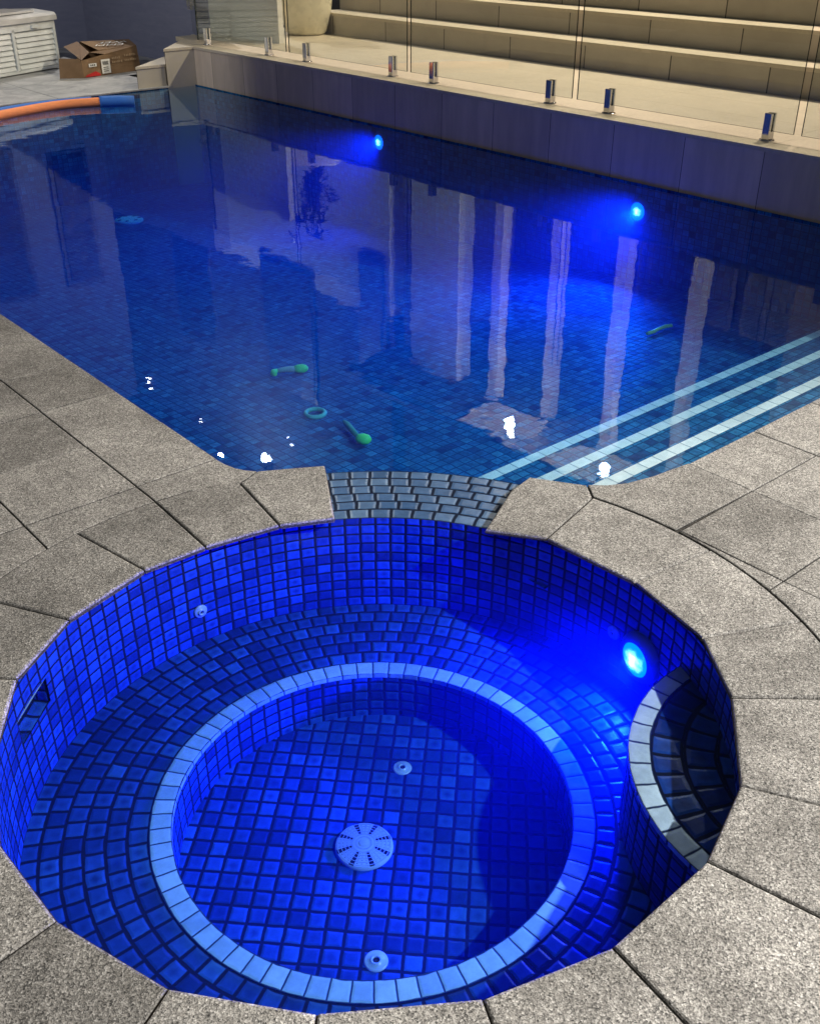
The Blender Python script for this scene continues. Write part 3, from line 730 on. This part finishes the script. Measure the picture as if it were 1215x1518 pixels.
for i in range(6):
    y0 = 1.0 + 1.75 * i; wo = hp('window', 'frame', (13.15, 13.198, y0, y0 + 1.6, HZ + .02, 3.9)); hp('window_pane', 'dark_glass', (13.13, 13.149, y0 + .07, y0 + 1.53, HZ + .1, 3.8), wo)
for y in (10.06, 8.98, 7.88, 6.75):
    b = MB(); b.prism([(10.22, y - .085), (10.39, y - .085), (10.39, y + .085), (10.22, y + .085)], HZ, 4.83)
    b.box(10.19, 10.42, y - .11, y + .11, HZ, HZ + .12); keep(b.build('column', 'column'), hs)
rf = hp('roof', 'roof', (9.35, 14, -2.6, 12.58, 4.90, 5.05)); hp('soffit', 'soffit', (9.4, 13.2, -2.5, 12.55, 4.835, 4.898), rf)
hp('upper_wall', 'facade_shade', (10.351, 10.65, 12.62, 24.0, 4.352, 9.2))
hp('eave', 'roof', (9.6, 11.5, 12.5, 24.2, 9.2, 9.35))
for y in (8.96, 7.26): hp('lit_soffit_patch', 'panel', (9.35, 10.15, y - .12, y + .95, 4.805, 4.834))  # pale sheets added as the lamps' pools of light on the soffit
LW, LC = (1, .84, .64), (1, .95, .90)
for y, lab in ((8.96, 'lit ceiling lamp mirrored in the pool just left of the white edged steps'), (7.26, 'lit ceiling lamp mirrored on the white edged pool steps beside the deck'), (4.6, 'added unseen ceiling lamp under the veranda roof, lighting the right end of the stairs')):
    o = thing('ceiling_lamp', (9.55, y, 4.73), lab, 'lamp', 'veranda lamps')
    b = MB(); b.lathe([(0, -.05), (.035, -.04), (.05, -.01), (.055, .03)], 24); b.build('globe', 'lens_warm', o)
    b = MB(); b.lathe([(.09, .03), (.09, .10)], 24); b.lathe([(.09, .03), (.0, .029)], 24); b.build('base', 'chrome', o)
    lamp('ceiling_lamp_light', 'POINT', (9.52, y, 4.62), (0, 0, -1), 440 if y > 6 else 900, LW, .07)  # the last lamp is added, unseen, to brighten the right end of the stairs
for (y, z, big, lab) in ((16.74, 8.6, True, 'bright white flood lamp high on the pale house, its reflection beside the left weir paver'), (15.75, 7.85, False, 'small lit wall spot right of the flood lamp, mirrored near the dive ring'), (21.9, 8.5, False, 'small lit wall spot whose reflection is the leftmost glint in the pool'), (19.5, 8.6, False, 'small lit wall spot whose reflection is the second glint from the left')):
    x = 10.35
    o = thing('wall_lamp', (x - .08, y, z), lab, 'lamp', 'wall lamps')
    r = .13 if big else .045
    b = MB(); b.lathe([(0, -r * .8), (r * .7, -r * .5), (r, 0), (r, r * .3)], 20); b.build('globe', 'lens_cool' if big else 'lens_spot', o)
    b = MB(); b.lathe([(r * 1.15, r * .3), (r * 1.15, r * 1.2), (0, r * 1.3)], 20); b.box(0, .079, -.02, .02, r * .5, r * .9); b.build('bracket', 'hinge', o)
    lamp('wall_lamp_light', 'POINT', (x - 1.7, y, z - .3), (0, 0, -1), 1700 if big else 80, LC, .06)

lamp('side_light', 'SPOT', (1.4, 7.9, 3.6), (3.2, 4.1, -3.2), 400, (1, .97, .93), .06, spot_size=radians(64), spot_blend=.5)
lamp('patio_light', 'SPOT', (3.3, -1.7, 3.3), (-1.6, 2.8, -3.3), 1480, (1, .93, .85), .05, spot_size=radians(90), spot_blend=.8)

# ------------------------------------------------------------------ storage box
sb = thing('storage_box', (4.60, 11.95, 0), 'white plastic garden storage box with louvred front and grey lid', 'storage box', rz=atan2(.44, .967))
Lb, Db, Hb = 1.30, .62, .50
b = MB(); b.box(-Lb / 2, Lb / 2, 0.03, Db, .015, Hb); b.box(-Lb / 2 + .03, Lb / 2 - .03, .05, Db - .03, 0, .016); b.build('body', 'box_white', sb)
for cx_ in (-Lb / 4, Lb / 4):
    b = MB(); x0, x1 = cx_ - Lb / 4 + .035, cx_ + Lb / 4 - .035
    n = 7
    for k in range(n):
        z0 = .05 + (Hb - .13) / n * k; z1 = z0 + (Hb - .13) / n - .007
        b.face([(x0, .004, z0), (x1, .004, z0), (x1, .022, z1), (x0, .022, z1)]); b.face([(x0, .029, z0), (x1, .029, z0), (x1, .004, z0), (x0, .004, z0)])
    b.build('louvre_panel', 'box_white', sb)
b = MB()
for x0, x1, z0, z1 in ((-Lb / 2, -Lb / 2 + .035, .015, Hb), (Lb / 2 - .035, Lb / 2, .015, Hb), (-.018, .018, .03, Hb - .05), (-Lb / 2 + .036, Lb / 2 - .036, .015, .045), (-Lb / 2 + .036, Lb / 2 - .036, Hb - .075, Hb)): b.box(x0, x1, -.002, .029, z0, z1)
b.build('frame', 'box_white', sb)
b = MB(); lz = Hb + .004
prof = [(-.03, lz), (-.03, lz + .05), (0.0, lz + .075), (.30, lz + .10), (Db + .01, lz + .085), (Db + .01, lz)]
for i in range(len(prof) - 1):
    (ya, za), (yb, zb) = prof[i], prof[i + 1]; b.face([(-Lb / 2 - .02, ya, za), (-Lb / 2 - .02, yb, zb), (Lb / 2 + .02, yb, zb), (Lb / 2 + .02, ya, za)][::-1])
b.face([(Lb / 2 + .02, y, z) for y, z in prof][::-1]); b.face([(-Lb / 2 - .02, y, z) for y, z in prof])
b.face([(-Lb / 2 - .02, -.03, lz), (-Lb / 2 - .02, Db + .01, lz), (Lb / 2 + .02, Db + .01, lz), (Lb / 2 + .02, -.03, lz)])
b.box(-Lb / 2 + .12, Lb / 2 - .22, .06, .50, lz + .088, lz + .108)
b.build('lid', 'box_lid', sb)
b = MB(); b.box(Lb / 4 - .05, Lb / 4 + .05, -.030, -.003, Hb - .055, Hb - .025); b.build('handle', 'box_white', sb)

# ------------------------------------------------------------------ cardboard box
def text_mesh(body, size, name, mat, parent, mtx, extr=.0):
    cu = D.curves.new(name, 'FONT'); cu.body = body; cu.size = size; cu.align_x = 'CENTER'; cu.align_y = 'CENTER'; cu.extrude = extr; cu.resolution_u = 3
    to = D.objects.new('tmp', cu); COL.objects.link(to)
    dg = bpy.context.evaluated_depsgraph_get(); me = D.meshes.new_from_object(to.evaluated_get(dg))
    D.objects.remove(to); D.curves.remove(cu)
    me.materials.clear(); me.materials.append(M[mat]); me.transform(mtx)
    o = D.objects.new(name, me); COL.objects.link(o); o.parent = parent; return o
def frame_mtx(org, xdir, ydir):
    x = Vector(xdir).normalized(); y = (Vector(ydir) - x * Vector(ydir).dot(x)).normalized(); z = x.cross(y)
    m = Matrix((x, y, z)).transposed().to_4x4(); m.translation = Vector(org) + z * .003; return m
cbx = thing('cardboard_box', (5.03, 11.29, 0), 'open brown cardboard box with white handwriting, lying beside the storage box', 'cardboard box')
O = Vector((5.03, 11.29, 0)); cbx.scale = (1, 1, .86)
Bq = {k: Vector(v) - O for k, v in dict(a=(5.03, 11.29, .003), b=(5.80, 11.46, .003), c=(5.99, 11.98, .003), d=(5.30, 12.10, .003), A=(5.02, 11.28, .205), B=(5.78, 11.47, .30), C=(5.93, 11.93, .32), D_=(5.36, 12.0, .33), E=(5.36, 11.55, .27)).items()}
b = MB(); q = Bq
b.face([q['a'], q['b'], q['B'], q['A']]); b.face([q['b'], q['c'], q['C'], q['B']]); b.face([q['c'], q['d'], q['D_'], q['C']]); b.face([q['d'], q['a'], q['A'], q['D_']])
b.face([q['a'], q['d'], q['c'], q['b']])
b.build('body', 'card', cbx)
b = MB(); b.face([q['E'], q['B'], q['C'], q['D_']]); b.face([q['E'] + Vector((-.10, .02, -.02)), q['A'] + Vector((.34, .08, .035)), q['B'], q['E']]); b.build('top_flap', 'card', cbx)
b = MB(); b.face([q['A'] + Vector((.02, .03, 0)), q['E'] + Vector((-.10, .02, -.02)), q['D_'] + Vector((-.02, .02, .0)), q['D_'] + Vector((-.22, -.05, -.04))]); b.build('side_flap', 'card_in', cbx)
b = MB(); f0, f1 = Vector((4.81, 11.405, .003)) - O, Vector((4.83, 11.40, .235)) - O
b.face([f0, q['a'] + Vector((0, -.004, 0)), q['A'] + Vector((-.01, -.004, .02)), f1]); b.face([f1, q['A'] + Vector((-.01, 0, .02)), q['a'] + Vector((0, 0, 0)), f0]); b.build('front_flap', 'card', cbx)
xd = (q['C'] - q['B']); yd = (q['E'] - q['B'])
cc = (q['B'] + q['C'] + q['D_'] + q['E']) / 4
d1 = (q['E'] - q['C']).normalized(); d2 = (q['C'] - q['B']) - d1 * (q['C'] - q['B']).dot(d1)
pl_n = (q['B'] - q['E']).cross(q['C'] - q['E']).normalized()
rd = Vector((-.62, .42, .22)); rd = (rd - pl_n * rd.dot(pl_n)).normalized(); ud = pl_n.cross(rd)
text_mesh('WEB', .17, 'handwriting', 'chalk', cbx, frame_mtx(cc + ud * -.075 + pl_n * .006, rd, ud))
text_mesh('EMPI', .16, 'handwriting', 'chalk', cbx, frame_mtx(cc + ud * .085 + pl_n * .006, rd, ud))
fx = (q['b'] - q['a']).normalized(); fz = Vector((0, 0, 1)); fnrm = fx.cross(fz)
def onfront(u, h): return q['a'] + (q['b'] - q['a']) * u + Vector((0, 0, h)) + fnrm * .004 + Vector((0, -.004 - .02 * 0, 0))
def patch(name, u0, u1, h0, h1, mat, off=0.004):
    bb = MB(); k = fnrm * off
    bb.face([onfront(u0, h0) + k, onfront(u1, h0) + k, onfront(u1, h1) + k, onfront(u0, h1) + k]); return bb.build(name, mat, cbx)
patch('paper_label', .31, .46, .02, .185, 'label_w')
bb = MB()
for k in range(9): 
    u0 = .335 + .011 * k; bb.face([onfront(u0, .12) + fnrm * .007, onfront(u0 + (.004 if k % 3 else .007), .12) + fnrm * .007, onfront(u0 + (.004 if k % 3 else .007), .165) + fnrm * .007, onfront(u0, .165) + fnrm * .007])
for k in range(3): bb.face([onfront(.335, .045 + .022 * k) + fnrm * .007, onfront(.42, .045 + .022 * k) + fnrm * .007, onfront(.42, .052 + .022 * k) + fnrm * .007, onfront(.335, .052 + .022 * k) + fnrm * .007])
bb.build('barcode', 'ink', cbx)
patch('small_label', .10, .23, .115, .155, 'label_w')
bb = MB()
for k in range(3): bb.face([onfront(.125 + .03 * k, .127) + fnrm * .007, onfront(.142 + .03 * k, .127) + fnrm * .007, onfront(.142 + .03 * k, .144) + fnrm * .007, onfront(.125 + .03 * k, .144) + fnrm * .007])
bb.build('label_print', 'ink', cbx)
bb = MB(); k = fnrm * .005
bb.face([onfront(.02, .006) + k, onfront(.28, .006) + k, onfront(.27, .03) + k, onfront(.2, .062) + k, onfront(.14, .05) + k, onfront(.04, .028) + k]); bb.build('red_tape', 'red_tape', cbx)
for (u0, h0, n) in ((.50, .13, 6), (.72, .135, 7), (.72, .19, 7), (.50, .175, 5)):
    bb = MB()
    for k in range(n):
        w_ = random.uniform(.012, .022); hh = random.uniform(.018, .03); uu = u0 + .03 * k
        bb.face([onfront(uu, h0) + fnrm * .005, onfront(uu + w_, h0) + fnrm * .005, onfront(uu + w_, h0 + hh) + fnrm * .005, onfront(uu, h0 + hh) + fnrm * .005])
    bb.build('faded_print', 'print', cbx)

# ------------------------------------------------------------------ pool noodles
def spline(pts, n):
    out = []; P = [Vector(p) for p in pts]; P = [2 * P[0] - P[1]] + P + [2 * P[-1] - P[-2]]
    for i in range(1, len(P) - 2):
        for k in range(n):
            t_ = k / n; a, b2, c, d = P[i - 1], P[i], P[i + 1], P[i + 2]
            out.append(.5 * ((2 * b2) + (c - a) * t_ + (2 * a - 5 * b2 + 4 * c - d) * t_ ** 2 + (3 * b2 - a - 3 * c + d) * t_ ** 3))
    return out + [P[-2]]
nz = ZW + .022
n1 = thing('pool_noodle', (4.0, 9.7, nz), 'orange foam pool noodle with a blue end sleeve floating on the pool', 'pool noodle', 'pool noodles')
b = MB(); b.tube(spline([(2.7, 9.05, nz), (3.1, 9.43, nz), (3.45, 9.63, nz), (3.9, 9.76, nz + .004), (4.17, 9.77, nz + .006), (4.47, 9.69, nz + .008)], 8), .042, 16); keep(b.build('foam_tube', 'orange'), n1)
b = MB(); b.tube([(4.44, 9.70, nz + .008), (4.47, 9.688, nz + .008), (4.60, 9.625, nz + .006), (4.725, 9.555, nz)], .052, 18); keep(b.build('end_sleeve', 'blue_foam'), n1)
n2 = thing('pool_noodle', (4.0, 9.85, nz), 'blue foam pool noodle floating just behind the orange one', 'pool noodle', 'pool noodles')
b = MB(); b.tube(spline([(2.6, 9.16, nz), (3.05, 9.55, nz), (3.42, 9.755, nz), (3.9, 9.875, nz), (4.2, 9.88, nz), (4.42, 9.83, nz)], 8), .043, 16); keep(b.build('foam_tube', 'blue_foam'), n2)

# ------------------------------------------------------------------ dive toys on the pool floor
def toy(name, x, y, label, group=None): o = thing(name, (x, y, zfloor(y)), label, 'dive toy', 'dive toys on the pool floor'); o.scale = (.88, .88, .88); return o
k_ = 1.0
o = toy('dive_toy', 2.98, 4.52, 'bent dive toy with green head, grey middle and green tail fin on the pool floor')
z0 = .03
def off(px, py): return (px - 2.98, py - 4.52, z0)
b = MB(); b.tube([off(2.90, 4.575), off(2.94, 4.562), off(2.985, 4.54), off(3.01, 4.52)], [.012, .017, .02, .02], 10); b.build('body', 'toy_grey', o)
b = MB(); b.tube([off(3.005, 4.525), off(3.03, 4.51), off(3.055, 4.495), off(3.075, 4.485), off(3.085, 4.48)], [.02, .028, .029, .02, .006], 12); b.build('head', 'toy_green', o)
b = MB(); b.tube([off(2.915, 4.572), off(2.88, 4.575), off(2.868, 4.555), off(2.866, 4.53)], [.012, .017, .024, .012], 10); b.build('tail', 'toy_green', o)
o = toy('dive_ring', 2.72, 3.93, 'pale teal dive ring lying on the pool floor')
b = MB(); R_, r_2 = .056, .013
for i in range(36):
    for j in range(10):
        def P(i, j):
            a, c = 2 * pi * i / 36, 2 * pi * j / 10; rr = r_2 * (1 + .06 * cos(12 * a)); return ((R_ + rr * cos(c)) * cos(a), (R_ + rr * cos(c)) * sin(a), .013 + rr * sin(c))
        b.face([P(i, j), P(i + 1, j), P(i + 1, j + 1), P(i, j + 1)], smooth=True)
b.build('ring', 'toy_teal', o)
o = toy('dive_stick', 2.65, 3.47, 'dark green dive stick with a bright green ball end on the pool floor')
def off(px, py, z): return (px - 2.65, py - 3.47, z)
b = MB(); b.tube([off(2.742, 3.735, .02), off(2.725, 3.68, .022), off(2.70, 3.60, .024), off(2.665, 3.495, .028)], [.008, .019, .017, .012], 10); b.build('stick', 'toy_dark', o)
b = MB(); b.tube([off(2.648, 3.502, .03), off(2.655, 3.490, .03), off(2.672, 3.468, .03), off(2.692, 3.445, .03), off(2.700, 3.434, .03)], [.010, .026, .032, .025, .008], 14); b.build('ball', 'toy_green', o)
o = toy('dive_stick', 4.95, 3.48, 'plain lime green dive stick lying apart near the pool steps')
b = MB(); b.tube([(-.13, .005, .02), (-.06, .0, .022), (.0, .01, .022), (.07, .01, .022), (.125, -.005, .02)], [.011, .014, .012, .014, .012], 10); b.build('stick', 'toy_lime', o)

# ------------------------------------------------------------------ world, camera, render
w = D.worlds.new('World'); sc.world = w; w.use_nodes = True
nt = w.node_tree; nt.nodes.clear()
sky = nt.nodes.new('ShaderNodeTexSky'); sky.sky_type = 'NISHITA'; sky.sun_disc = False
sky.sun_elevation = radians(-2.0); sky.sun_rotation = radians(200)
bg = nt.nodes.new('ShaderNodeBackground'); bg.inputs[1].default_value = .42
ou = nt.nodes.new('ShaderNodeOutputWorld'); hs_ = nt.nodes.new('ShaderNodeHueSaturation'); hs_.inputs['Saturation'].default_value = .5
nt.links.new(sky.outputs[0], hs_.inputs['Color']); nt.links.new(hs_.outputs[0], bg.inputs[0]); nt.links.new(bg.outputs[0], ou.inputs[0])

cam = D.cameras.new('Camera'); co = D.objects.new('Camera', cam); COL.objects.link(co); sc.camera = co
pitch, azm = math.atan2(899, 1515), radians(40.5)
fw = Vector((sin(azm) * cos(pitch), cos(azm) * cos(pitch), -sin(pitch)))
co.location = (0, 0, 1.6); co.rotation_euler = fw.to_track_quat('-Z', 'Y').to_euler()
cam.sensor_fit = 'VERTICAL'; cam.sensor_height = 36; cam.lens = 36 * 1515 / 1518
cam.clip_start = .02; cam.clip_end = 300
sc.view_settings.view_transform = 'Standard'; sc.view_settings.look = 'None'; sc.view_settings.exposure = 0; sc.view_settings.gamma = 1
sc.render.engine = 'CYCLES'
cy = sc.cycles
cy.use_denoising = True
try: cy.denoiser = 'OPENIMAGEDENOISE'
except Exception: pass
cy.max_bounces = 7; cy.diffuse_bounces = 3; cy.glossy_bounces = 4; cy.transparent_max_bounces = 16; cy.volume_bounces = 1
cy.sample_clamp_indirect = 6.0; cy.caustics_reflective = False; cy.caustics_refractive = False
cy.use_adaptive_sampling = True; cy.adaptive_threshold = .015
